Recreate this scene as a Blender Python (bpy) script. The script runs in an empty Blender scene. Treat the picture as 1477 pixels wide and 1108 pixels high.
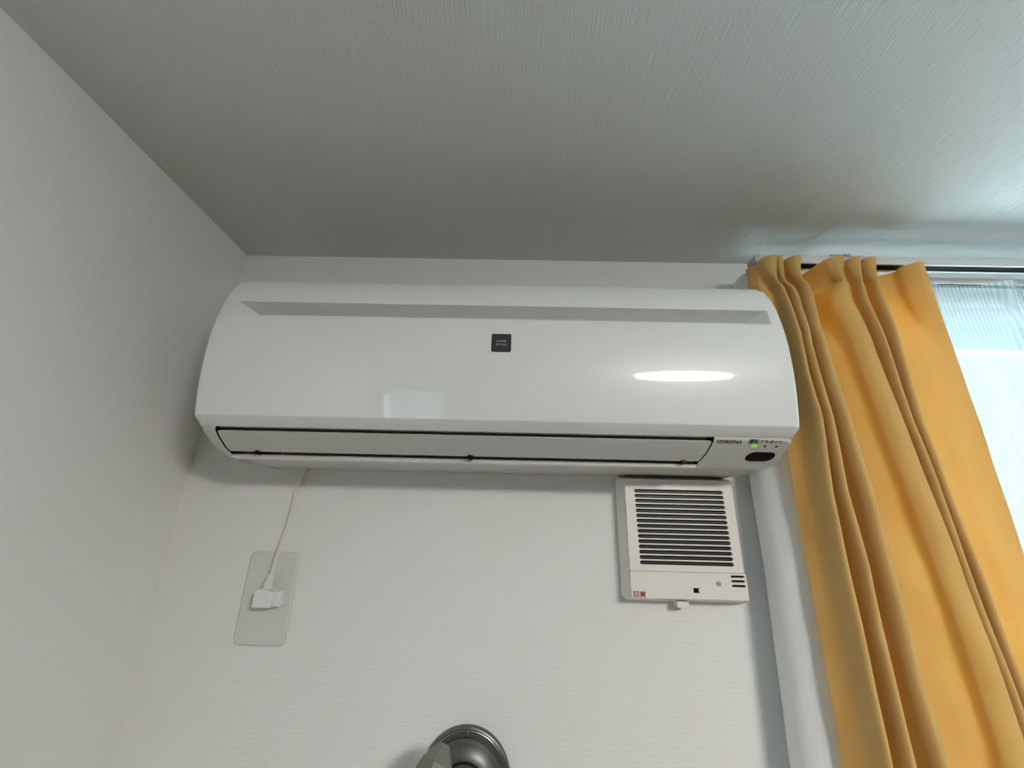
import bpy, bmesh, math
import numpy as np
from mathutils import Vector, Matrix
PI = math.pi
CZ = 2.4                      # ceiling height; heights below are written relative to the ceiling
scene = bpy.context.scene
C = scene.collection

# ------------------------------------------------------------------ camera
def make_camera():
    f, p, r, y = 600.0, 0.325733944, 0.0242163168, -0.0123596452
    cp, sp = math.cos(p), math.sin(p)
    fwd = Vector((math.sin(y)*cp, math.cos(y)*cp, sp)); r0 = Vector((math.cos(y), -math.sin(y), 0)); u0 = r0.cross(fwd)
    right = math.cos(r)*r0 + math.sin(r)*u0; up = -math.sin(r)*r0 + math.cos(r)*u0
    cd = bpy.data.cameras.new('camera'); cd.sensor_width = 36; cd.lens = f/1477*36; cd.clip_start = .01
    o = bpy.data.objects.new('camera', cd); C.objects.link(o)
    M = Matrix((right, up, -fwd)).transposed().to_4x4(); M.translation = Vector((0.54224, -0.70, -0.49528+CZ))
    o.matrix_world = M; scene.camera = o
make_camera()

# ------------------------------------------------------------------ light
w = bpy.data.worlds.new('overcast_sky'); scene.world = w; w.use_nodes = True
bg = w.node_tree.nodes['Background']; bg.inputs[0].default_value = (0.47, 0.79, 1.0, 1); bg.inputs[1].default_value = 1.7
LAMP_POS = (1.295, -1.53); LAMP_EMIT = 72.0
vs = scene.view_settings
vs.view_transform = 'Standard'; vs.look = 'None'; vs.gamma = 1; vs.use_curve_mapping = False; vs.exposure = 0.08
pl = bpy.data.lights.new('window_portal', 'AREA'); pl.shape = 'RECTANGLE'; pl.size = 1.5; pl.size_y = 1.9
pl.cycles.is_portal = True
po = bpy.data.objects.new('window_portal', pl); C.objects.link(po)
po.location = (1.86, 0.10, CZ-1.06); po.rotation_euler = (-PI/2, 0, 0)   # shines into the room (-Y)

pl2 = pl.copy(); pl2.size = .62; pl2.size_y = .88
po2 = bpy.data.objects.new('window_portal', pl2); C.objects.link(po2); po2.location = (-.43, -3.66, CZ-.71); po2.rotation_euler = (PI/2, 0, 0)
sl = bpy.data.lights.new('sun', 'SUN'); sl.energy = 60.0; sl.angle = .01; sl.color = (.85, .955, 1)  # added sunlight; never enters the room, only feeds the outdoor bounce
sn = bpy.data.objects.new('sun', sl); C.objects.link(sn); sn.rotation_euler = Vector((.55, -.35, .75)).to_track_quat('Z', 'Y').to_euler(); sn.location = (4, -3, 6)

# ------------------------------------------------------------------ materials
def mat(name, col, rough=.6, spec=.5, metal=0, coat=0):
    m = bpy.data.materials.new(name); m.use_nodes = True
    b = m.node_tree.nodes['Principled BSDF']
    b.inputs['Base Color'].default_value = (*col, 1); b.inputs['Roughness'].default_value = rough
    b.inputs['Specular IOR Level'].default_value = spec; b.inputs['Metallic'].default_value = metal
    b.inputs['Coat Weight'].default_value = coat
    return m
def N(m, t, **kw):
    n = m.node_tree.nodes.new(t)
    for k, v in kw.items(): setattr(n, k, v)
    return n
def L(m, a, b): m.node_tree.links.new(a, b)
def bsdf(m): return m.node_tree.nodes['Principled BSDF']
def noise_bump(m, scale, detail, strength, dist, nscale=1.0, extra=None):
    """stretched noise relief: scale = per-axis frequency in 1/m"""
    tc = N(m, 'ShaderNodeTexCoord'); mp = N(m, 'ShaderNodeMapping'); mp.inputs['Scale'].default_value = scale
    no = N(m, 'ShaderNodeTexNoise'); no.inputs['Scale'].default_value = nscale; no.inputs['Detail'].default_value = detail
    L(m, tc.outputs['Object'], mp.inputs[0]); L(m, mp.outputs[0], no.inputs[0])
    h = no.outputs['Fac']
    if extra:
        mp2 = N(m, 'ShaderNodeMapping'); mp2.inputs['Scale'].default_value = extra[0]
        n2 = N(m, 'ShaderNodeTexNoise'); n2.inputs['Scale'].default_value = 1; n2.inputs['Detail'].default_value = 2
        L(m, tc.outputs['Object'], mp2.inputs[0]); L(m, mp2.outputs[0], n2.inputs[0])
        ma = N(m, 'ShaderNodeMath', operation='MULTIPLY_ADD'); ma.inputs[1].default_value = extra[1]
        L(m, n2.outputs['Fac'], ma.inputs[0]); L(m, h, ma.inputs[2]); h = ma.outputs[0]
    bu = N(m, 'ShaderNodeBump'); bu.inputs['Strength'].default_value = strength; bu.inputs['Distance'].default_value = dist
    L(m, h, bu.inputs['Height']); L(m, bu.outputs[0], bsdf(m).inputs['Normal'])
    return m
WALLC = (.80, .80, .785)
m_wall = noise_bump(mat('embossed_wallpaper', WALLC, .75, .25), (70, 70, 900), 4, .65, .0009, extra=((25, 25, 260), .7))
m_wall_side = noise_bump(mat('embossed_wallpaper_side', WALLC, .75, .25), (650, 450, 450), 3, .4, .0006)
m_wall_far = mat('greige_wallpaper', (.30, .285, .26), .8, .2)  # unseen walls toned dark to cut bounce on ceiling and undersides
m_ceil = noise_bump(mat('streaked_ceiling_paper', (.69, .70, .685), .75, .25), (420, 24, 420), 3, .85, .0014, extra=((900, 160, 900), .5))
m_floor = mat('oak_floor', (.42, .27, .15), .45)
tc = N(m_floor, 'ShaderNodeTexCoord'); mp = N(m_floor, 'ShaderNodeMapping'); mp.inputs['Scale'].default_value = (14, 2, 1)
nn = N(m_floor, 'ShaderNodeTexNoise'); nn.inputs['Detail'].default_value = 6; cr = N(m_floor, 'ShaderNodeValToRGB')
cr.color_ramp.elements[0].color = (.10, .062, .036, 1); cr.color_ramp.elements[1].color = (.19, .125, .075, 1)
L(m_floor, tc.outputs['Object'], mp.inputs[0]); L(m_floor, mp.outputs[0], nn.inputs[0]); L(m_floor, nn.outputs['Fac'], cr.inputs[0]); L(m_floor, cr.outputs[0], bsdf(m_floor).inputs['Base Color'])
m_bounce_ground = mat('pale_concrete_ground', (.52, .57, .58), .9, .2)  # tinted cool to colour the light it bounces indoors
m_panel = mat('glossy_white_panel', (.79, .80, .785), .32, .3, coat=1)
bsdf(m_panel).inputs['Coat Roughness'].default_value = .05
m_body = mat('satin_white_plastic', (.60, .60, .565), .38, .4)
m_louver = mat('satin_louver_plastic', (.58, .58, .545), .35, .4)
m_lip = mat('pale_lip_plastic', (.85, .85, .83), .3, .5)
m_black = mat('black_cavity', (.008, .008, .009), .6, .2)
m_dark = mat('dark_plastic', (.004, .004, .005), .35, .1)
m_badge = mat('charcoal_badge', (.035, .036, .036), .3, .5)
m_silver = mat('silver_print', (.55, .55, .56), .4)
m_ink = mat('grey_print', (.03, .035, .04), .6)
m_led = mat('green_indicator', (.25, .55, .08), .3)
bsdf(m_led).inputs['Emission Color'].default_value = (.42, .95, .12, 1); bsdf(m_led).inputs['Emission Strength'].default_value = .35
m_vent = mat('ivory_vent_plastic', (.80, .775, .735), .28, .5)
m_slat = mat('grey_inner_slat', (.045, .045, .05), .35, .5)
m_red = mat('red_sticker', (.42, .03, .035), .5)
m_white = mat('white_print', (.8, .76, .74), .5)
m_grey = mat('grey_green_button', (.30, .33, .27), .35)
m_plate = mat('milky_outlet_plate', (.66, .67, .625), .4, .4)
m_plug = mat('white_plug', (.76, .785, .765), .4, .4)
m_cord = mat('cream_cord', (.76, .73, .68), .5, .4)
m_rail = mat('painted_curtain_rail', (.72, .72, .72), .35)
m_railcap = mat('grey_rail_cap', (.50, .50, .52), .45)
m_slot = mat('rail_slot', (.01, .01, .012), .7, .1)
m_alu = mat('white_aluminium', (.70, .76, .76), .4)
m_steel = mat('brushed_dark_steel', (.16, .16, .155), .42, .5, .85)
m_steel2 = mat('polished_steel_edge', (.36, .36, .35), .3, .5, 1)
m_duct = noise_bump(mat('white_vinyl_wrap', (.83, .845, .85), .55, .35), (260, 260, 60), 3, .35, .0008)
m_bulb = mat('lamp_diffuser', (.9, .9, .9), .5)
bsdf(m_bulb).inputs['Emission Color'].default_value = (1, .955, .90, 1); bsdf(m_bulb).inputs['Emission Strength'].default_value = LAMP_EMIT

def cloth_mat(name, col, tcol, trans, rough=.85, weave=1500, alpha=0.0, bump=.25):
    m = bpy.data.materials.new(name); m.use_nodes = True; nt = m.node_tree
    b = nt.nodes['Principled BSDF']; b.inputs['Base Color'].default_value = (*col, 1); b.inputs['Roughness'].default_value = rough
    b.inputs['Specular IOR Level'].default_value = .2; b.inputs['Sheen Weight'].default_value = .03
    out = nt.nodes['Material Output']
    tr = N(m, 'ShaderNodeBsdfTranslucent'); tr.inputs[0].default_value = (*tcol, 1)
    mx = N(m, 'ShaderNodeMixShader'); mx.inputs[0].default_value = trans
    L(m, b.outputs[0], mx.inputs[1]); L(m, tr.outputs[0], mx.inputs[2]); last = mx.outputs[0]
    tc = N(m, 'ShaderNodeTexCoord'); mp = N(m, 'ShaderNodeMapping'); mp.inputs['Scale'].default_value = (weave, weave*.3, weave*.8)
    no = N(m, 'ShaderNodeTexNoise'); no.inputs['Scale'].default_value = 1; no.inputs['Detail'].default_value = 2
    L(m, tc.outputs['Object'], mp.inputs[0]); L(m, mp.outputs[0], no.inputs[0])
    bu = N(m, 'ShaderNodeBump'); bu.inputs['Strength'].default_value = bump; bu.inputs['Distance'].default_value = .0006
    L(m, no.outputs['Fac'], bu.inputs['Height']); L(m, bu.outputs[0], b.inputs['Normal'])
    if alpha:
        tp = N(m, 'ShaderNodeBsdfTransparent'); m2 = N(m, 'ShaderNodeMixShader'); m2.inputs[0].default_value = alpha
        # woven stripes: denser and thinner bands of thread
        mp2 = N(m, 'ShaderNodeMapping'); mp2.inputs['Scale'].default_value = (1, 1, .05)
        wv = N(m, 'ShaderNodeTexWave'); wv.inputs['Scale'].default_value = 42; wv.inputs['Distortion'].default_value = .6
        mr = N(m, 'ShaderNodeMapRange'); mr.inputs['To Min'].default_value = alpha*.82; mr.inputs['To Max'].default_value = alpha*1.2
        L(m, tc.outputs['Object'], mp2.inputs[0]); L(m, mp2.outputs[0], wv.inputs[0]); L(m, wv.outputs['Fac'], mr.inputs['Value']); L(m, mr.outputs[0], m2.inputs[0])
        L(m, last, m2.inputs[1]); L(m, tp.outputs[0], m2.inputs[2]); last = m2.outputs[0]
    L(m, last, out.inputs[0])
    return m
m_yellow = cloth_mat('yellow_curtain_cloth', (.82, .66, .27), (.95, .52, .03), .42)
m_lace = cloth_mat('white_lace', (.70, .76, .78), (.66, .76, .80), .55, alpha=.55, bump=.1)
m_glass = bpy.data.materials.new('window_glass'); m_glass.use_nodes = True
nt = m_glass.node_tree; nt.nodes.remove(nt.nodes['Principled BSDF'])
_t = N(m_glass, 'ShaderNodeBsdfTransparent'); _g = N(m_glass, 'ShaderNodeBsdfGlossy'); _g.inputs['Roughness'].default_value = .02
_m = N(m_glass, 'ShaderNodeMixShader'); _m.inputs[0].default_value = .06; _t.inputs[0].default_value = (.93, .97, .97, 1)
L(m_glass, _t.outputs[0], _m.inputs[1]); L(m_glass, _g.outputs[0], _m.inputs[2]); L(m_glass, _m.outputs[0], nt.nodes['Material Output'].inputs[0])
m_frost = mat('smoked_lamp_glass', (.27, .275, .23), .35, .5)
bsdf(m_frost).inputs['Transmission Weight'].default_value = .35

# ------------------------------------------------------------------ helpers
ORIG = {}
def link(name, me, parent=None, mats=(), smooth=None, bevel=0, seg=2):
    for m in mats: me.materials.append(m)
    o = bpy.data.objects.new(name, me); C.objects.link(o)
    off = Vector(ORIG.get(parent.name, (0, 0, 0))) if parent else Vector((0, 0, 0))
    if not parent:
        # put the origin at the base centre of the mesh
        co = [v.co for v in me.vertices]
        off = Vector(((min(c.x for c in co)+max(c.x for c in co))/2, (min(c.y for c in co)+max(c.y for c in co))/2, min(c.z for c in co)))
        o.location = off; ORIG[o.name] = off
    else:
        o.parent = parent; ORIG[o.name] = off
    me.transform(Matrix.Translation(-off))
    if bevel:
        b = o.modifiers.new('bevel', 'BEVEL'); b.width = bevel; b.segments = seg; b.limit_method = 'ANGLE'; b.angle_limit = .6
        b.harden_normals = False
    if smooth is not None:
        me.polygons.foreach_set('use_smooth', [True]*len(me.polygons))
        me.set_sharp_from_angle(angle=math.radians(smooth))
    return o
def mesh(name, V, F, mi=None):
    me = bpy.data.meshes.new(name); me.from_pydata([(x, y, z+CZ) for x, y, z in V], [], F)
    if mi: me.polygons.foreach_set('material_index', mi)
    me.update()
    bm = bmesh.new(); bm.from_mesh(me); bmesh.ops.recalc_face_normals(bm, faces=bm.faces); bm.to_mesh(me); bm.free()
    return me
def thing(name, loc, label, cat, group=None):
    o = bpy.data.objects.new(name, None); C.objects.link(o); o.location = (loc[0], loc[1], loc[2]+CZ); o.empty_display_size = .05
    ORIG[o.name] = Vector(o.location); tag(o, label, cat, group); return o
def tag(o, label, cat, group=None):
    o['label'] = label; o['category'] = cat
    if group: o['group'] = group
class MB:
    def __init__(s): s.V = []; s.F = []; s.M = []
    def add(s, V, F, mi=0):
        n = len(s.V); s.V += [tuple(v) for v in V]; s.F += [tuple(i+n for i in f) for f in F]; s.M += [mi]*len(F); return s
    def box(s, x0, x1, y0, y1, z0, z1, mi=0):
        V = [(x, y, z) for x in (x0, x1) for y in (y0, y1) for z in (z0, z1)]
        return s.add(V, [(0,1,3,2),(4,6,7,5),(0,4,5,1),(2,3,7,6),(0,2,6,4),(1,5,7,3)], mi)
    def build(s, name, mats, parent=None, **kw):
        if not isinstance(mats, (list, tuple)): mats = [mats]
        return link(name, mesh(name, s.V, s.F, s.M), parent, mats, **kw)
def struct(name, mb, mats, **kw):
    o = mb.build(name, mats, **kw); o['kind'] = 'structure'; return o
def rrect(w, h, r, n=5):
    P = []
    for cx, cy, a0 in ((w/2-r, h/2-r, 0), (-w/2+r, h/2-r, PI/2), (-w/2+r, -h/2+r, PI), (w/2-r, -h/2+r, 1.5*PI)):
        for k in range(n+1):
            a = a0 + PI/2*k/n; P.append((cx+r*math.cos(a), cy+r*math.sin(a)))
    return P
def prism_y(P, y0, y1, mi=0, mb=None, shrink=0, cx=0, cz=0):
    """outline P in XZ extruded from y0 to y1 (front); front optionally smaller"""
    mb = mb or MB(); n = len(P)
    V = [(x, y0, z) for x, z in P] + [(cx+(x-cx)*(1-shrink), y1, cz+(z-cz)*(1-shrink)) for x, z in P]
    F = [tuple(range(n)), tuple(range(n, 2*n))[::-1]] + [(i, (i+1) % n, n+(i+1) % n, n+i) for i in range(n)]
    return mb.add(V, F, mi)
def tube(pts, r, n=12, mb=None, mi=0, squash=None):
    mb = mb or MB(); pts = [Vector(p) for p in pts]; V = []; F = []
    for i, p in enumerate(pts):
        d = (pts[min(i+1, len(pts)-1)]-pts[max(i-1, 0)]).normalized()
        ref = Vector((0, 1, 0)) if abs(d.y) < .9 else Vector((1, 0, 0))
        a = d.cross(ref).normalized(); b = d.cross(a).normalized()
        rr = r[i] if isinstance(r, (list, tuple)) else r
        for k in range(n):
            t = 2*PI*k/n; V.append(p + a*math.cos(t)*rr + b*math.sin(t)*rr*(squash or 1))
    for i in range(len(pts)-1):
        for k in range(n): F.append((i*n+k, i*n+(k+1) % n, (i+1)*n+(k+1) % n, (i+1)*n+k))
    F += [tuple(range(n)), tuple(range((len(pts)-1)*n, len(pts)*n))]
    return mb.add(V, F, mi)
def lathe_y(cx, cz, prof, n=48, mb=None, mi=0):
    """profile of (radius, y) turned about a Y axis through (cx, cz)"""
    mb = mb or MB(); V = []; F = []
    for r, y in prof:
        for k in range(n): V.append((cx+r*math.cos(2*PI*k/n), y, cz+r*math.sin(2*PI*k/n)))
    for i in range(len(prof)-1):
        for k in range(n): F.append((i*n+k, i*n+(k+1) % n, (i+1)*n+(k+1) % n, (i+1)*n+k))
    F.append(tuple(range((len(prof)-1)*n, len(prof)*n)))
    return mb.add(V, F, mi)
def catmull(P, n):
    P = [np.array(p, float) for p in P]; out = []
    Q = [2*P[0]-P[1]] + P + [2*P[-1]-P[-2]]
    for i in range(1, len(Q)-2):
        for k in range(n):
            t = k/n; a, b, c, d = Q[i-1:i+3]
            out.append(.5*((2*b)+(-a+c)*t+(2*a-5*b+4*c-d)*t*t+(-a+3*b-3*c+d)*t**3))
    out.append(P[-1]); return np.array(out)
def text(name, s, size, loc, mat_, parent, rx=PI/2, sx=1.0, bold=0.0):
    cu = bpy.data.curves.new(name, 'FONT'); cu.body = s; cu.size = size; cu.align_x = 'CENTER'; cu.align_y = 'CENTER'; cu.extrude = .00012; cu.offset = bold
    o = bpy.data.objects.new(name, cu); C.objects.link(o)
    bpy.context.view_layer.update()
    me = bpy.data.meshes.new_from_object(o.evaluated_get(bpy.context.evaluated_depsgraph_get()))
    bpy.data.objects.remove(o)
    me.transform(Matrix.Translation((loc[0], loc[1], loc[2]+CZ)) @ Matrix.Rotation(rx, 4, 'X') @ Matrix.Diagonal((sx, 1, 1, 1)))
    me.name = name; me.materials.clear()
    return link(name, me, parent, (mat_,))

# ------------------------------------------------------------------ room
RX, RY, RZ, LX = 2.75, -3.55, -2.40, -1.30
WX0, WX1, WZ1, WZ0 = 1.03, 2.62, -.080, -2.02        # window opening
b = MB(); t = .14
b.box(-.14, WX0, 0, t, RZ, 0); b.box(WX1, RX+.14, 0, t, RZ, 0); b.box(WX0, WX1, 0, t, WZ1, 0); b.box(WX0, WX1, 0, t, RZ, WZ0)
struct('wall_back', b, m_wall)
lw = MB(); lw.box(-.12, 0, -1.15, 0, RZ, 0).box(LX, -.12, -1.15, -1.03, RZ, 0).box(LX-.12, LX, RY, -1.03, RZ, 0)     # the room widens to the left behind the camera
struct('wall_left', lw, m_wall_side)
struct('wall_right', MB().box(RX, RX+.12, RY, 0, RZ, 0), m_wall_far)
fw = MB(); FX0, FX1, FZ0, FZ1 = -.74, -.12, -1.15, -.27
fw.box(LX-.12, FX0, RY-.12, RY, RZ, 0).box(FX1, RX+.12, RY-.12, RY, RZ, 0).box(FX0, FX1, RY-.12, RY, FZ1, 0).box(FX0, FX1, RY-.12, RY, RZ, FZ0)
struct('wall_front', fw, m_wall_far)
struct('ceiling', MB().box(LX-.12, RX+.12, RY-.12, .14, 0, .1), m_ceil)
struct('floor', MB().box(LX-.12, RX+.12, RY-.12, .14, RZ-.1, RZ), m_floor)

# window: frame, two sliding sashes with panes
win = MB()
win.box(WX0, WX1, .02, .11, WZ1-.035, WZ1).box(WX0, WX1, .02, .11, WZ0, WZ0+.035).box(WX0, WX0+.03, .02, .11, WZ0, WZ1).box(WX1-.03, WX1, .02, .11, WZ0, WZ1)
wo = struct('window_1', win, m_alu, bevel=.002)
xm = (WX0+WX1)/2
for x0, x1, y0 in ((WX0+.03, xm+.02, .035), (xm-.02, WX1-.03, .07)):
    z0, z1 = WZ0+.035, WZ1-.035; s = MB(); y1 = y0+.028
    s.box(x0, x1, y0, y1, z1-.045, z1).box(x0, x1, y0, y1, z0, z0+.06).box(x0, x0+.04, y0, y1, z0, z1).box(x1-.04, x1, y0, y1, z0, z1)
    so = s.build('window_sash', m_alu, wo, bevel=.002)
    MB().box(x0+.038, x1-.038, y0+.011, y0+.016, z0+.058, z1-.043).build('window_pane', m_glass, so)

# small window on the far wall behind the camera (it shows as a pale rectangle mirrored in the glossy panel)
w2 = MB(); w2.box(FX0, FX1, RY-.10, RY-.02, FZ1-.03, FZ1).box(FX0, FX1, RY-.10, RY-.02, FZ0, FZ0+.03).box(FX0, FX0+.03, RY-.10, RY-.02, FZ0, FZ1).box(FX1-.03, FX1, RY-.10, RY-.02, FZ0, FZ1)
w2o = struct('window_2', w2, m_alu, bevel=.002)
MB().box(FX0+.028, FX1-.028, RY-.066, RY-.060, FZ0+.028, FZ1-.028).build('window_pane', m_glass, w2o)
gr = struct('ground', MB().box(-9, 12, .30, 14, -3.0, -2.9), m_bounce_ground)  # unseen outdoor plane added to bounce sunlight up onto the ceiling

# ------------------------------------------------------------------ ceiling lamp (behind the camera; seen mirrored in the unit's panel)
lt = thing('ceiling_light', (LAMP_POS[0], LAMP_POS[1], -.10), 'round white ceiling light whose glow mirrors in the glossy air conditioner panel', 'ceiling light')
def lathe_z(cx, cy, prof, n=48):
    V = []; F = []
    for r, z in prof:
        for k in range(n): V.append((cx+r*math.cos(2*PI*k/n), cy+r*math.sin(2*PI*k/n), z))
    for i in range(len(prof)-1):
        for k in range(n): F.append((i*n+k, i*n+(k+1) % n, (i+1)*n+(k+1) % n, (i+1)*n+k))
    F.append(tuple(range((len(prof)-1)*n, len(prof)*n)))
    return MB().add(V, F)
lathe_z(*LAMP_POS, [(.01, -.002), (.19, -.002), (.226, -.030), (.228, -.036), (.222, -.040), (.01, -.040)]).build('base', m_rail, lt, smooth=40)
lathe_z(*LAMP_POS, [(.200, -.040), (.199, -.060), (.192, -.073), (.174, -.084), (.14, -.091), (.07, -.0945), (.01, -.095)]).build('diffuser', m_bulb, lt, smooth=60)

# ------------------------------------------------------------------ air conditioner
XL, XR = .1195, .9085
ac = thing('air_conditioner', ((XL+XR)/2, -.0, -.42), 'wide white wall-mounted air conditioner with a glossy curved front panel', 'air conditioner')
# front profile of the panel (Z, Y), top to fold
prof = [(-.1575, -.120), (-.1585, -.155), (-.1605, -.165), (-.168, -.1715), (-.185, -.1775), (-.2050, -.1825), (-.2285, -.1868), (-.2448, -.1885),
        (-.262, -.1893), (-.280, -.1892), (-.296, -.1885), (-.312, -.1873), (-.330, -.1852), (-.345, -.1828), (-.360, -.1800), (-.3685, -.1780),
        (-.3702, -.1766), (-.3790, -.1630), (-.3803, -.1605), (-.3800, -.1500)]
GT, GB = 5, 6                                        # rows bounding the groove
def panel():
    V = []; F = []; ncol = 0; r = .010; gl, gr = .1465, .8880
    for i, (z, y) in enumerate(prof):
        # rounded upper corners: the ends pull in near the top
        ins = 0
        if z > -.180:
            d = (-.180-(-.1575)); u = min(1, (z+.180)/.0225); ins = .020*(1-math.sqrt(max(0, 1-u*u)))
        taper = .004*max(0, (z+.30)/.14)**2
        xl, xr = XL+ins+taper, XR-ins-taper*1.0
        row = [(xl+.004, max(y, y)+.030 if i else y+.02, z), (xl, y+r+.004, z)]
        for k in range(1, 5):
            a = PI/2*k/4; row.append((xl+r*(1-math.cos(a)) if False else xl+r*(1-math.cos(a)), y+r*(1-math.sin(a)), z))
        row += [(gl, y, z), (gl+.013, y, z), (gr-.017, y, z), (gr, y, z)]
        for k in range(4, 0, -1):
            a = PI/2*k/4; row.append((xr-r*(1-math.cos(a)), y+r*(1-math.sin(a)), z))
        row += [(xr, y+r+.004, z), (xr-.004, y+.030 if i else y+.02, z)]
        V += row; ncol = len(row)
    gcol = 6
    for i in range(len(prof)-1):
        for k in range(ncol-1):
            if i == GT and gcol <= k < gcol+3: continue
            F.append((i*ncol+k, i*ncol+k+1, (i+1)*ncol+k+1, (i+1)*ncol+k))
    # groove pocket
    tl, bl = GT*ncol+gcol, (GT+1)*ncol+gcol
    n = len(V); zd, yd = -.2118, -.1480
    V += [(.1640, yd, zd), (.8660, yd, zd)]
    F += [(tl, tl+1, n), (tl+1, tl+2, n+1, n), (tl+2, tl+3, n+1), (tl, n, bl), (tl+3, bl+3, n+1),
          (bl, n, bl+1), (bl+1, n, n+1, bl+2), (bl+2, n+1, bl+3)]
    return mesh('front_panel', V, F)
me = panel()
fp = link('front_panel', me, ac, (m_panel,), smooth=22)
bv = fp.modifiers.new('bevel', 'BEVEL'); bv.width = .0009; bv.segments = 2; bv.limit_method = 'ANGLE'; bv.angle_limit = .40
# lower casing: two rounded cheeks, a cavity behind the louver, bottom skin and back box
LP = catmull([(-0.3803, -0.161), (-0.3849, -0.1588), (-0.3914, -0.149), (-0.3978, -0.138), (-0.4029, -0.129), (-0.4081, -0.119), (-0.4119, -0.112), (-0.4148, -0.105), (-0.4164, -0.096), (-0.4173, -0.075), (-0.4167, -0.045), (-0.4153, -0.0005)], 4)
NP = len(LP)
def side_in(i):                                       # how far the casing's ends pull in going round the bottom
    return float(np.interp(i, [0, 14, 18, 22, 27, 31, 44], [.0008, .0010, .0022, .0070, .0162, .0226, .030]))
LOU0, LOU1 = 1.0, 5.0                                  # louver span in profile knots
lx = lambda t: (float(np.interp(t, [0, .4, .8, 1.0, 1.2], [.1445, .1412, .1400, .1425, .1470])), .8017-.0065*t**3)
body = MB()
def strip(i, xa, xb, off=0, n=1):
    z, y = LP[i]; zz, yy = z+off*.45, y+off
    return [(xa+(xb-xa)*k/n, yy, zz) for k in range(n+1)]
rows_l = []; rows_r = []
for i in range(NP):
    z, y = LP[i]; t = min(1, max(0, i/(5*4.0))); a, c = lx(t); s = side_in(i); r = .012
    L_ = [(XL+s+.003, min(y+.06, -.0005), min(z+.03, -.3812) if y+.06 < 0 else z), (XL+s, min(y+r, -.0005), z), (XL+s+r*.3, min(y+r*.3, -.0005), z), (XL+s+r, y, z), (a, y, z)]
    R_ = [(c, y, z), (XR-s-r, y, z), (XR-s-r*.3, min(y+r*.3, -.0005), z), (XR-s, min(y+r, -.0005), z), (XR-s-.003, min(y+.06, -.0005), min(z+.03, -.3812) if y+.06 < 0 else z)]
    rows_l.append(L_); rows_r.append(R_)
def loft(rows, mb, mi=0):
    V = [p for r in rows for p in r]; n = len(rows[0])
    mb.add(V, [(i*n+k, i*n+k+1, (i+1)*n+k+1, (i+1)*n+k) for i in range(len(rows)-1) for k in range(n-1)], mi)
loft(rows_l, body); loft(rows_r, body)
i5 = 22
loft([[rows_l[i][-1], rows_r[i][0]] for i in range(i5, NP)], body)          # bottom skin under the louver
cav = [(rows_l[i][-1], rows_r[i][0]) for i in range(0, i5+1)]
loft([[a, (a[0], a[1]+.03, a[2]+.012), (c[0], c[1]+.03, c[2]+.012), c] for a, c in cav], body, 1)  # dark cavity
body.box(XL+.006, XR-.008, -.155, -.0005, -.3790, -.1600)
body.build('casing', [m_body, m_black], ac, smooth=35)
# louver blade
lou = MB(); rows = []
for i in [4.7, 4.85]+list(range(5, 20)):
    k = int(i); z, y = LP[k]*(1-(i-k))+LP[k+1]*(i-k); a, c = lx(min(1, i/20)); zz, yy = z, y+{4.7: .0022, 4.85: .0010}.get(i, .0006)
    rows.append([(a+.0022, yy, zz), (c-.0018, yy, zz)])
back = [[(a[0], a[1]+.004, a[2]+.0025), (b_[0], b_[1]+.004, b_[2]+.0025)] for a, b_ in rows]
loft(rows + back[::-1] + [rows[0]], lou)
n = len(rows)
for sgn in (0, 1):
    lou.add([r[sgn] for r in rows] + [r[sgn] for r in back], [(k, k+1, n+k+1, n+k) for k in range(n-1)])
lou.build('louver', m_louver, ac, smooth=30)
# highlight lip below the louver and the small pivots in the gap
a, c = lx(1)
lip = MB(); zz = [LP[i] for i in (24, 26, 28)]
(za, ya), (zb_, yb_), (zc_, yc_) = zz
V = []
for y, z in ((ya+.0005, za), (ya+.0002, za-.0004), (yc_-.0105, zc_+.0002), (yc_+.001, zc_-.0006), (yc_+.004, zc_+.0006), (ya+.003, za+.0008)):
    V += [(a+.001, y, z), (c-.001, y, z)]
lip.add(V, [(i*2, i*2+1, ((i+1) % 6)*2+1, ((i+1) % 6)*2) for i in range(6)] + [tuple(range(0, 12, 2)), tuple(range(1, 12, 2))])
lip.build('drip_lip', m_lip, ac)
for x, s in ((.1820, .8), (.4800, 1), (.7740, .8)):
    pv = MB(); z, y = LP[20]
    lathe_y(x, z+.0005, [(.0045*s, y+.004), (.0045*s, y-.0035), (.003*s, y-.0045)], 16, pv)
    pv.build('louver_pivot', m_dark, ac, smooth=40)
# badge with lettering
yb = -.1890
prism_y([(x+.5203, z-.2650) for x, z in rrect(.0265, .0262, .0022, 4)], yb+.003, yb-.0012, mb=(bd := MB()))
bdo = bd.build('badge', m_badge, ac, bevel=.0003); bdo['label'] = 'small charcoal square badge with silver lettering'
text('badge_lettering', 'PURE', .0036, (.5203, yb-.0013, -.2628), m_silver, bdo, sx=1.55)
text('badge_lettering', 'STYLE', .0036, (.5203, yb-.0013, -.2680), m_silver, bdo, sx=1.55)
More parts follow.
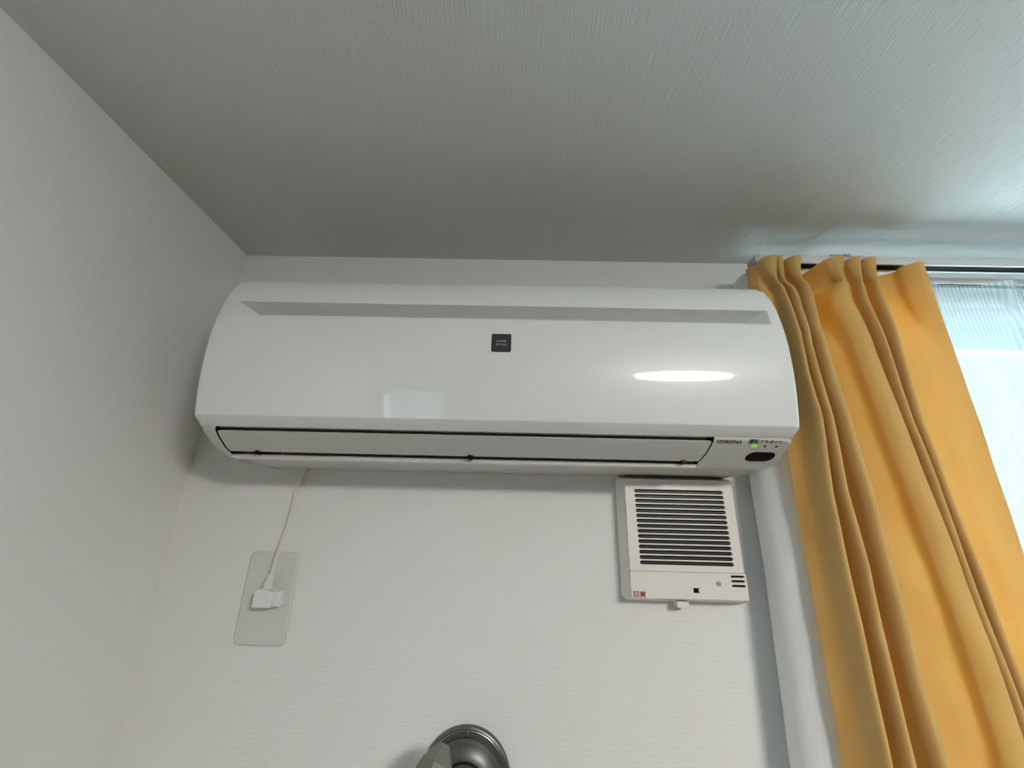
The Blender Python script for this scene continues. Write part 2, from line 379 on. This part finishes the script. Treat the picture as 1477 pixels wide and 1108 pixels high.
# markings and indicators on the right cheek
ph = math.radians(90+55)
def on_skin(i, off=.0002):
    k = int(i); z, y = LP[k]*(1-(i-k))+LP[k+1]*(i-k); return (y-off*.6, z-off*.8)
y_, z_ = on_skin(4.75); text('maker_lettering', 'CORONA', .0076, (.8225, y_, z_), m_ink, ac, rx=ph, sx=.98, bold=.00022)
for s, x, w_, ii in (('運転', .8538, .0085, 4.2), ('ドライ', .8699, .0068, 4.2), ('タイマー', .8855, .0062, 4.4)):
    y_, z_ = on_skin(ii); text('indicator_lettering', s, w_, (x, y_, z_), m_ink, ac, rx=ph, sx=.80, bold=.0001)
def patch(P, cx, i, thick, name, mt, yo=0):
    """thin plate lying on the casing at profile index i"""
    z, y = LP[i]; z2, y2 = LP[i+1]; z0, y0 = LP[i-1]
    d = Vector((0, y2-y0, z2-z0)).normalized(); nrm = Vector((0, -abs(d.z), d.y*-1)).normalized()
    nrm = Vector((0, d.z, -d.y)); nrm = nrm if nrm.y < 0 else -nrm
    c0 = Vector((cx, y, z)); up = -d
    n = len(P); V = [c0+Vector((x, 0, 0))+up*v-nrm*.001 for x, v in P] + [c0+Vector((x, 0, 0))+up*v+nrm*thick for x, v in P]
    m_ = MB().add(V, [tuple(range(n)), tuple(range(n, 2*n))] + [(k, (k+1) % n, n+(k+1) % n, n+k) for k in range(n)])
    return m_.build(name, mt, ac)
patch([(1.2*x, 1.5*z) for x, z in rrect(.0072, .0034, .0016, 3)], .8571, 7, .0006, 'indicator_light', m_led)['label'] = 'lit green indicator light'
for x in (.8712, .8864): patch([(.0014*math.cos(a), .0018*math.sin(a)) for a in np.linspace(0, 2*PI, 13)[:-1]], x, 7, .0004, 'indicator_light', m_dark)
patch([(x+.18*z, z) for x, z in rrect(.0370, .0185, .0088, 6)], .8732, 14, .0008, 'receiver_window', m_dark)['label'] = 'black oval receiver window'

# ------------------------------------------------------------------ wrapped pipe beside the unit
pts = [(.9400, -.048, -1.9), (.9405, -.048, -1.4), (.9410, -.048, -.8), (.9480, -.048, -.55), (.9510, -.041, -.42), (.9620, -.038, -.20), (.9690, -.036, -.115)]
cap_ = [(.9715, -.036, -.075), (.9720, -.036, -.064), (.9722, -.036, -.057), (.9723, -.036, -.0535), (.9723, -.036, -.052)]
pp = tube(pts + cap_, [.040]*5+[.036, .033]+[.0325, .0315, .0275, .021, .010], 28).build('wrapped_pipe', m_duct, smooth=50)
tag(pp, 'thick white wrapped pipe running down the wall between air conditioner and yellow curtain', 'pipe')

# ------------------------------------------------------------------ ventilation grille
v = thing('wall_vent', (.80, 0, -.60), 'square ivory wall vent with dark horizontal slots below the air conditioner', 'vent')
vx0, vx1, vz0, vz1, yv = .7135, .8800, -.5915, -.4225, -.035
# housing: tapered box, open front handled by the two fascia plates
P0 = [(x+.7995, z-.5075) for x, z in rrect(.186, .180, .008, 4)]; P1 = [(x+.7972, z-.5070) for x, z in rrect(.168, .170, .006, 4)]
n = len(P0); hb = MB()
hb.add([(x, -.0005, z) for x, z in P0]+[(x, -.012, z) for x, z in P0]+[(x, -.031, z) for x, z in P1],
       [tuple(range(n))]+[(k+o, (k+1) % n+o, (k+1) % n+n+o, k+n+o) for o in (0, n) for k in range(n)]+[tuple(range(2*n, 3*n))])
hb.build('housing', m_vent, v, bevel=.0015, smooth=40)
# grille plate with 15 slots: built as bars between slots plus rounded slot ends
NS = 15; zt, zb = -.4412, -.5437; pitch = (zt-zb)/(NS-1); sh = .0058; sx0, sx1 = .7272, .8645
gx0, gx1, gz0, gz1 = .7137, .8790, -.5548, -.4235
def slot_plate(name, outline, slots, yf, th, mt, parent, nseg=5):
    """flat plate cut with round-ended slots; slots = list of (xa, xb, zc, h)"""
    cu = bpy.data.curves.new(name, 'CURVE'); cu.dimensions = '2D'; cu.fill_mode = 'BOTH'; cu.extrude = th/2-.0003; cu.bevel_depth = .0003; cu.bevel_resolution = 1
    loops = [outline]
    for xa, xb, zc, h in slots:
        r = h/2
        loops.append([(xb-r+r*math.sin(a), zc+r*math.cos(a)) for a in np.linspace(0, PI, nseg*2+1)] + [(xa+r-r*math.sin(a), zc-r*math.cos(a)) for a in np.linspace(0, PI, nseg*2+1)])
    for lp in loops:
        sp = cu.splines.new('POLY'); sp.points.add(len(lp)-1); sp.use_cyclic_u = True
        for k, (x, z) in enumerate(lp): sp.points[k].co = (x, z, 0, 1)
    o = bpy.data.objects.new(name, cu); C.objects.link(o); bpy.context.view_layer.update()
    me = bpy.data.meshes.new_from_object(o.evaluated_get(bpy.context.evaluated_depsgraph_get())); bpy.data.objects.remove(o)
    me.transform(Matrix.Translation((0, yf+th/2, CZ)) @ Matrix.Rotation(PI/2, 4, 'X')); me.name = name; me.materials.clear()
    return link(name, me, parent, (mt,))
def rr_at(x0, x1, z0, z1, r): return [(x+(x0+x1)/2, z+(z0+z1)/2) for x, z in rrect(x1-x0, z1-z0, r, 4)]
slots = [(sx0+.0001*k, sx1+.00015*k, zt-pitch*k, sh) for k in range(NS)]
slot_plate('grille', rr_at(gx0, gx1, gz0, gz1, .003), slots, yv, .003, m_vent, v)
bk = MB().box(gx0+.004, gx1-.004, yv+.0035, yv+.0038, gz0+.004, gz1-.004); bk.build('grille_backing', m_black, v)
for k in range(NS):
    z = zt-pitch*k
    MB().box(sx0-.001, sx1+.003, yv+.0022, yv+.0034, z-.0011, z+.0002).build('inner_slat', m_slat, v)
slot_plate('control_fascia', rr_at(.7137, .8815, -.5908, -.5558, .003), [(.8590, .8795, z, .0036) for z in (-.5598, -.5660, -.5722)], yv, .003, m_vent, v)
MB().box(.858, .8802, yv+.0025, yv+.0030, -.576, -.556).build('slot_backing', m_black, v)
lathe_y(.8403, -.5698, [(.0034, yv+.001), (.0034, yv-.0006), (.0028, yv-.0012)], 20).build('button', m_grey, v, smooth=40)
MB().box(.8030, .8145, yv-.0003, yv+.001, -.5825, -.5762).build('switch_slot', m_dark, v)
MB().box(.8100, .8142, yv-.0030, yv+.001, -.5822, -.5767).build('switch_knob', m_white, v, bevel=.0005)
stk = MB(); stk.box(.7160, .7240, yv-.0004, yv+.0005, -.5896, -.5822)
so = stk.build('sticker', m_red, v)
so2 = MB().box(.7253, .7336, yv-.0004, yv+.0005, -.5896, -.5822).build('sticker', mat('pink_sticker', (.62, .25, .24), .5), v)
rg = MB(); cx, cz = .7200, -.5859
for r0, r1 in ((.0030, .0023), (.0013, .0004)):
    V = []; F = []
    for k in range(20):
        a = 2*PI*k/20
        for r in (r0, r1): V.append((cx+r*math.cos(a), yv-.0007, cz+r*math.sin(a)))
    for k in range(20): F.append((2*k, 2*k+1, (2*k+3) % 40, (2*k+2) % 40))
    rg.add(V, F)
rg.build('sticker_print', m_white, so)
xb = MB(); cx = .72945
for s in (1, -1):
    d = Vector((.0030, 0, .0026*s)); nn_ = Vector((-.0026*s, 0, .0030)).normalized()*.0008
    c0 = Vector((cx, yv-.0007, cz)); xb.add([c0-d-nn_, c0+d-nn_, c0+d+nn_, c0-d+nn_], [(0, 1, 2, 3)])
xb.build('sticker_print', mat('sticker_dark_print', (.16, .012, .018), .5), so2)
MB().box(.782, .800, -.022, -.008, -.6045, -.5960).build('pull_tab', m_white, v, bevel=.001)

# ------------------------------------------------------------------ outlet plate, plug and cord
op = thing('outlet_plate', (.171, 0, -.673), 'pale rounded rectangular outlet plate on the wall under the air conditioner', 'outlet')
PO = [(x+.1715, z-.6080) for x, z in rrect(.0760, .1290, .009, 6)]
prism_y(PO, -.0002, -.0045, cx=.1715, cz=-.608, shrink=.02).build('plate', m_plate, op, bevel=.0015, smooth=40)
pg = thing('power_plug', (.178, -.0055, -.624), 'blocky white plug with ribbed neck and thin cord, plugged into the outlet plate', 'plug')
pb = MB()
prism_y([(x+.1770, z-.6065) for x, z in [(-.0135, -.012), (.0135, -.012), (.0150, -.006), (.0150, .008), (.0085, .0105), (.0060, .0125), (-.0075, .0125), (-.0135, .009)]], -.0048, -.0275, mb=pb)
pb.build('plug_body', m_plug, pg, bevel=.0015, seg=3)
MB().box(.1905, .1995, -.020, -.0048, -.6175, -.5975).build('plug_flange', m_plug, pg, bevel=.001)
tube([(.1765, -.018, -.594), (.1805, -.018, -.575)], [.0068, .0052], 14).build('neck', m_plug, pg, smooth=50)
for k in range(7):
    z = -.5930+.0026*k; r = .0084-.00035*k
    tube([(.1765+.0006*k, -.018, z-.0007), (.1765+.0006*k, -.018, z+.0007)], r, 14).build('neck_rib', m_plug, pg, smooth=50)
cp = catmull([(.1765, -.018, -.594), (.1800, -.019, -.575), (.1830, -.018, -.545), (.1875, -.012, -.505), (.1880, -.009, -.480), (.1870, -.006, -.460), (.1890, -.006, -.440), (.1990, -.012, -.415)], 6)
two = MB()
for s in (-1, 1): tube([(x+s*.0012, y, z) for x, y, z in cp], .0015, 10, two)
two.build('cord', m_cord, pg, smooth=60)

# ------------------------------------------------------------------ wall lamp at the lower edge
wl = thing('wall_lamp', (.484, 0, -.865), 'round brushed steel wall lamp with a smoked faceted shade, at the bottom edge', 'wall lamp')
cx, cz = .4838, -.8204
lathe_y(cx, cz, [(.0609, -.0005), (.0609, -.0055), (.0600, -.0082), (.0582, -.0092), (.0572, -.0085)], 72).build('base_ring', m_steel, wl, smooth=30)
lathe_y(cx, cz, [(.0573, -.0084), (.0570, -.0098), (.0563, -.0101), (.0556, -.0093), (.0500, -.0096)], 72).build('rim', m_steel2, wl, smooth=30)
lathe_y(cx, cz, [(.0558, -.0095), (.0505, -.0099), (.0498, -.0150), (.0488, -.0168), (.0472, -.0172), (.0464, -.0160), (.0450, -.0164), (.0400, -.0215), (.0300, -.0260)], 72).build('dome', m_steel, wl, smooth=25)
lathe_y(cx, cz, [(.0280, -.0255), (.0280, -.0300), (.0260, -.0350), (.018, -.0390), (.008, -.0405)], 40).build('knob', m_steel, wl, smooth=40)
lathe_y(cx, cz, [(.0298, -.0255), (.0298, -.0285), (.0280, -.0290)], 40).build('knob_gasket', m_black, wl, smooth=40)
lathe_y(cx+.0010, cz+.0530, [(.0024, -.0095), (.0024, -.0118), (.0016, -.0130)], 16).build('screw', m_steel2, wl, smooth=40)
# faceted shade: hexagonal frustum leaning out to the left
def shade():
    ax = Vector((-.30, -.35, -.80)).normalized(); c0 = Vector((.463, -.080, -.750)); u_ = ax.cross(Vector((0, 0, 1))).normalized(); v_ = u_.cross(ax)
    V = []; F = []
    for r, d in ((.007, .0), (.020, .018), (.034, .07), (.0320, .07), (.018, .019), (.005, .003)):
        for k in range(6):
            a = 2*PI*(k+0)/6; V.append(c0+ax*d+u_*r*math.cos(a)+v_*r*math.sin(a))
    for i in range(5):
        for k in range(6): F.append((i*6+k, i*6+(k+1) % 6, (i+1)*6+(k+1) % 6, (i+1)*6+k))
    F += [tuple(range(6)), tuple(range(30, 36))]
    return MB().add(V, F)
shade().build('lamp_shade', m_frost, wl, bevel=.0015)
tube([(.484, -.05, -.806), (.474, -.066, -.818), (.452, -.090, -.790)], .006, 14).build('arm', m_steel, wl, smooth=50)

# ------------------------------------------------------------------ curtain rails
rl = thing('curtain_rail', (1.78, -.088, -.064), 'white double curtain rail above the window, just under the ceiling', 'curtain rail')
x0, x1 = .9530, 2.68
fr = MB(); fr.box(x0, x1, -.0950, -.0930, -.0630, -.0490).box(x0, x1, -.0950, -.0740, -.0500, -.0485).box(x0, x1, -.0760, -.0740, -.0630, -.0490).box(x0, x1, -.0960, -.0925, -.0640, -.0625).box(x0, x1, -.0775, -.0735, -.0640, -.0625)
fr.build('front_rail', m_rail, rl, bevel=.0004)
MB().box(x0, x1, -.0925, -.0765, -.0620, -.0600).build('rail_channel', m_slot, rl)
rr = MB(); rr.box(x0+.07, x1, -.0500, -.0485, -.0700, -.0580).box(x0+.07, x1, -.0500, -.0340, -.0590, -.0575).box(x0+.07, x1, -.0355, -.0340, -.0700, -.0580)
rr.build('rear_rail', m_rail, rl, bevel=.0004)
MB().box(x0+.07, x1, -.0485, -.0355, -.0690, -.0675).build('rail_channel', m_slot, rl)
cap = prism_y([(.9425, -.0640), (.9535, -.0650), (.9535, -.0475), (.9455, -.0475), (.9425, -.0520)], -.0720, -.0970).build('end_cap', m_railcap, rl, bevel=.001)
for x in (1.085, 1.80, 2.52):
    bb = MB(); bb.box(x-.011, x+.011, -.095, -.0005, -.0485, -.0450).box(x-.013, x+.013, -.004, -.0005, -.075, -.038).box(x-.011, x+.011, -.052, -.030, -.0575, -.0480)
    bb.build('bracket', m_railcap, rl, bevel=.0006)
MB().box(1.095, 1.105, -.098, -.086, -.0495, -.0455).build('clip', m_railcap, rl)

# ------------------------------------------------------------------ yellow curtain
ZTOP, ZPIN = -.0655, -.108
def tr(pairs):
    zs = [p[0] for p in pairs][::-1]; xs = [p[1] for p in pairs][::-1]; return lambda z: float(np.interp(z, zs, xs))
RG = {
  'A': tr([(-0.1112, 0.9606), (-0.1249, 0.9683), (-0.1551, 0.9658), (-0.2052, 0.9558), (-0.2371, 0.9526), (-0.2851, 0.9527), (-0.3454, 0.9574), (-0.4507, 0.949), (-0.5434, 0.9493), (-0.6277, 0.9493), (-0.7319, 0.9488)]),
  'B': tr([(-0.1123, 0.9727), (-0.1245, 0.9845), (-0.1438, 0.9858), (-0.1794, 0.9763), (-0.2359, 0.9671), (-0.2892, 0.9697), (-0.3445, 0.974), (-0.4415, 0.9703), (-0.536, 0.9756), (-0.6378, 0.9742), (-0.7321, 0.9757)]),
  'C': tr([(-0.1078, 0.9999), (-0.1183, 1.0098), (-0.1416, 1.0088), (-0.2083, 0.9896), (-0.2905, 0.9922), (-0.3437, 0.9984), (-0.4292, 1.003), (-0.5424, 1.0054), (-0.6373, 1.0074), (-0.7317, 1.0112)]),
  'D': tr([(-0.1057, 1.0691), (-0.1552, 1.0711), (-0.2388, 1.072), (-0.326, 1.081), (-0.343, 1.0827), (-0.4257, 1.0917), (-0.5232, 1.103), (-0.6248, 1.1107), (-0.7102, 1.116)]),
  'E': tr([(-0.1032, 1.0976), (-0.1547, 1.094), (-0.2247, 1.0911), (-0.3195, 1.0944), (-0.3458, 1.0949), (-0.4281, 1.1047), (-0.5231, 1.11), (-0.5579, 1.1133), (-0.6893, 1.1236)]),
  'F': tr([(-0.0988, 1.1222), (-0.1541, 1.1199), (-0.2313, 1.1098), (-0.3435, 1.109), (-0.4279, 1.1149), (-0.534, 1.1254), (-0.5575, 1.1278), (-0.6604, 1.1342)]),
}

def crow(z):
    a, b_, c, d, e, f = [RG[k](z) for k in 'ABCDEF']; XE = .9365-.008*min(1, max(0, (-z-.06)/.7)); XRr = 1.227
    top = max(0, min(1, (z-ZPIN)/(ZTOP-ZPIN)))        # 1 at header top, 0 at pinch and below
    low = max(0, min(1, (ZPIN-z)/.13)); low = low*low*(3-2*low)    # 0 at pinch, 1 lower down
    open_ = max(0, min(1, (ZPIN-z)/.035)); open_ = math.sqrt(open_)
    def finger(x, wt, wl, fo=.018):
        wd = .0022+(wt-.0022)*top**.7+(wl-.0022)*open_; yf = -.114-.003*top-fo*low; dp = .020+.006*low
        xt = x+.6*wd*top
        return [(xt-2.0*wd, yf+dp*.9), (xt-1.75*wd, yf+dp*.35), (xt-1.1*wd, yf), (xt-.25*wd, yf-.001), (xt, yf+dp*.3), (xt-.15*wd, yf+dp)]
    vb = -.088-.020*low
    P = [(XE, -.076-.024*low), (XE+.002, -.079-.024*low), ((XE+a)/2-.004*(1-low)-.001*low, -.092-.022*low)]
    P += finger(a, .0120, .0040, .036) + [((a+b_)/2-.001, vb)]
    P += finger(b_, .0062, .0045, .034) + [((b_+c)/2-.001, vb)]
    P += finger(c, .0105, .0065, .033)
    P += [(c+.014, -.080), (c+.036-.004*low, -.060-.024*low), (c+(d-c)*.60, -.064-.036*low)]
    P += finger(d, .0145, .0130) + [((d+e)/2-.001, -.100)]
    P += finger(e, .0095, .0038) + [((e+f)/2-.001, -.100)]
    P += finger(f, .0100, .0038)
    w_ = XRr-f
    P += [(f+.15*w_, -.082-.014*low), (f+.42*w_, -.062-.032*low), (f+(.66-.08*low)*w_, -.074-.0255*low)]
    P += [(XRr-.036+.006*low, -.088-.0125*low), (XRr-.024+.006*low, -.104+.002*low), (XRr-.014+.004*low, -.106+.004*low), (XRr-.003, -.096-.002*low), (XRr+.0005, -.090), (XRr-.008, -.082)]
    return P
def curtain():
    KR = []
    NZ = 150; zs = []
    for k in range(NZ+1):
        t = k/NZ; zs.append(ZTOP-1.80*t**2.1)
    rows = []
    for z in zs:
        P = crow(z); Q = catmull(P, 6)
        # soft sway of the header's top line and cloth softness further down
        row = []
        for x, y in Q:
            ww = .0012*math.sin(z*23+x*41)*min(1, max(0, (-z-.15)*3)) + .0010*math.sin(z*51+x*90)*min(1, max(0, (-z-.15)*3))
            row.append((x+ww*.4, y+ww, z))
        rows.append(row)
    V = [p for r in rows for p in r]; n = len(rows[0])
    F = [(i*n+k, i*n+k+1, (i+1)*n+k+1, (i+1)*n+k) for i in range(len(rows)-1) for k in range(n-1)]
    me = bpy.data.meshes.new('yellow_curtain'); me.from_pydata([(x, y, z+CZ) for x, y, z in V], [], F); me.update()
    o = link('pleated_curtain', me, None, (m_yellow,), smooth=180)
    s = o.modifiers.new('thickness', 'SOLIDIFY'); s.thickness = .0011; s.offset = 0
    tag(o, 'mustard yellow pinch-pleated curtain hanging from the rail beside the air conditioner', 'curtain')
curtain()

# ------------------------------------------------------------------ lace curtain
def lace():
    NX, NZ = 420, 70; x0, x1 = 1.02, 2.62
    pins = [1.10, 1.2500, 1.4000, 1.55, 1.70, 1.85, 2.0, 2.15, 2.30, 2.45, 2.58]
    V = []; F = []
    for j in range(NZ+1):
        t = j/NZ; z = -.0705-1.88*t**1.8
        for i in range(NX+1):
            x = x0+(x1-x0)*i/NX; y = -.0525; dx = 0; dz = 0
            amp = min(1, max(0, (-z-.12)/.3))
            for p in pins:
                d = x-p; pw = .006+.012*min(1, abs(z+.121)/.04); y += -.014*math.exp(-(d/pw)**2)
            y += .010*amp*math.sin(x*42+1.2*math.sin(z*2)) + .004*amp*math.sin(x*97+.8)
            near = min(abs(x-p) for p in pins); dz = -.006*max(0, min(1, (near-.030)/.010))*(1-min(1, t*30)) if x > 1.2 else 0
            V.append((x, max(min(y, -.030), -.066), z+dz))
    n = NX+1
    F = [(j*n+i, j*n+i+1, (j+1)*n+i+1, (j+1)*n+i) for j in range(NZ) for i in range(NX)]
    me = bpy.data.meshes.new('lace'); me.from_pydata([(x, y, z+CZ) for x, y, z in V], [], F); me.update()
    o = link('lace_curtain', me, None, (m_lace,), smooth=180)
    tag(o, 'sheer white lace curtain covering the bright window behind the yellow curtain', 'curtain')
lace()
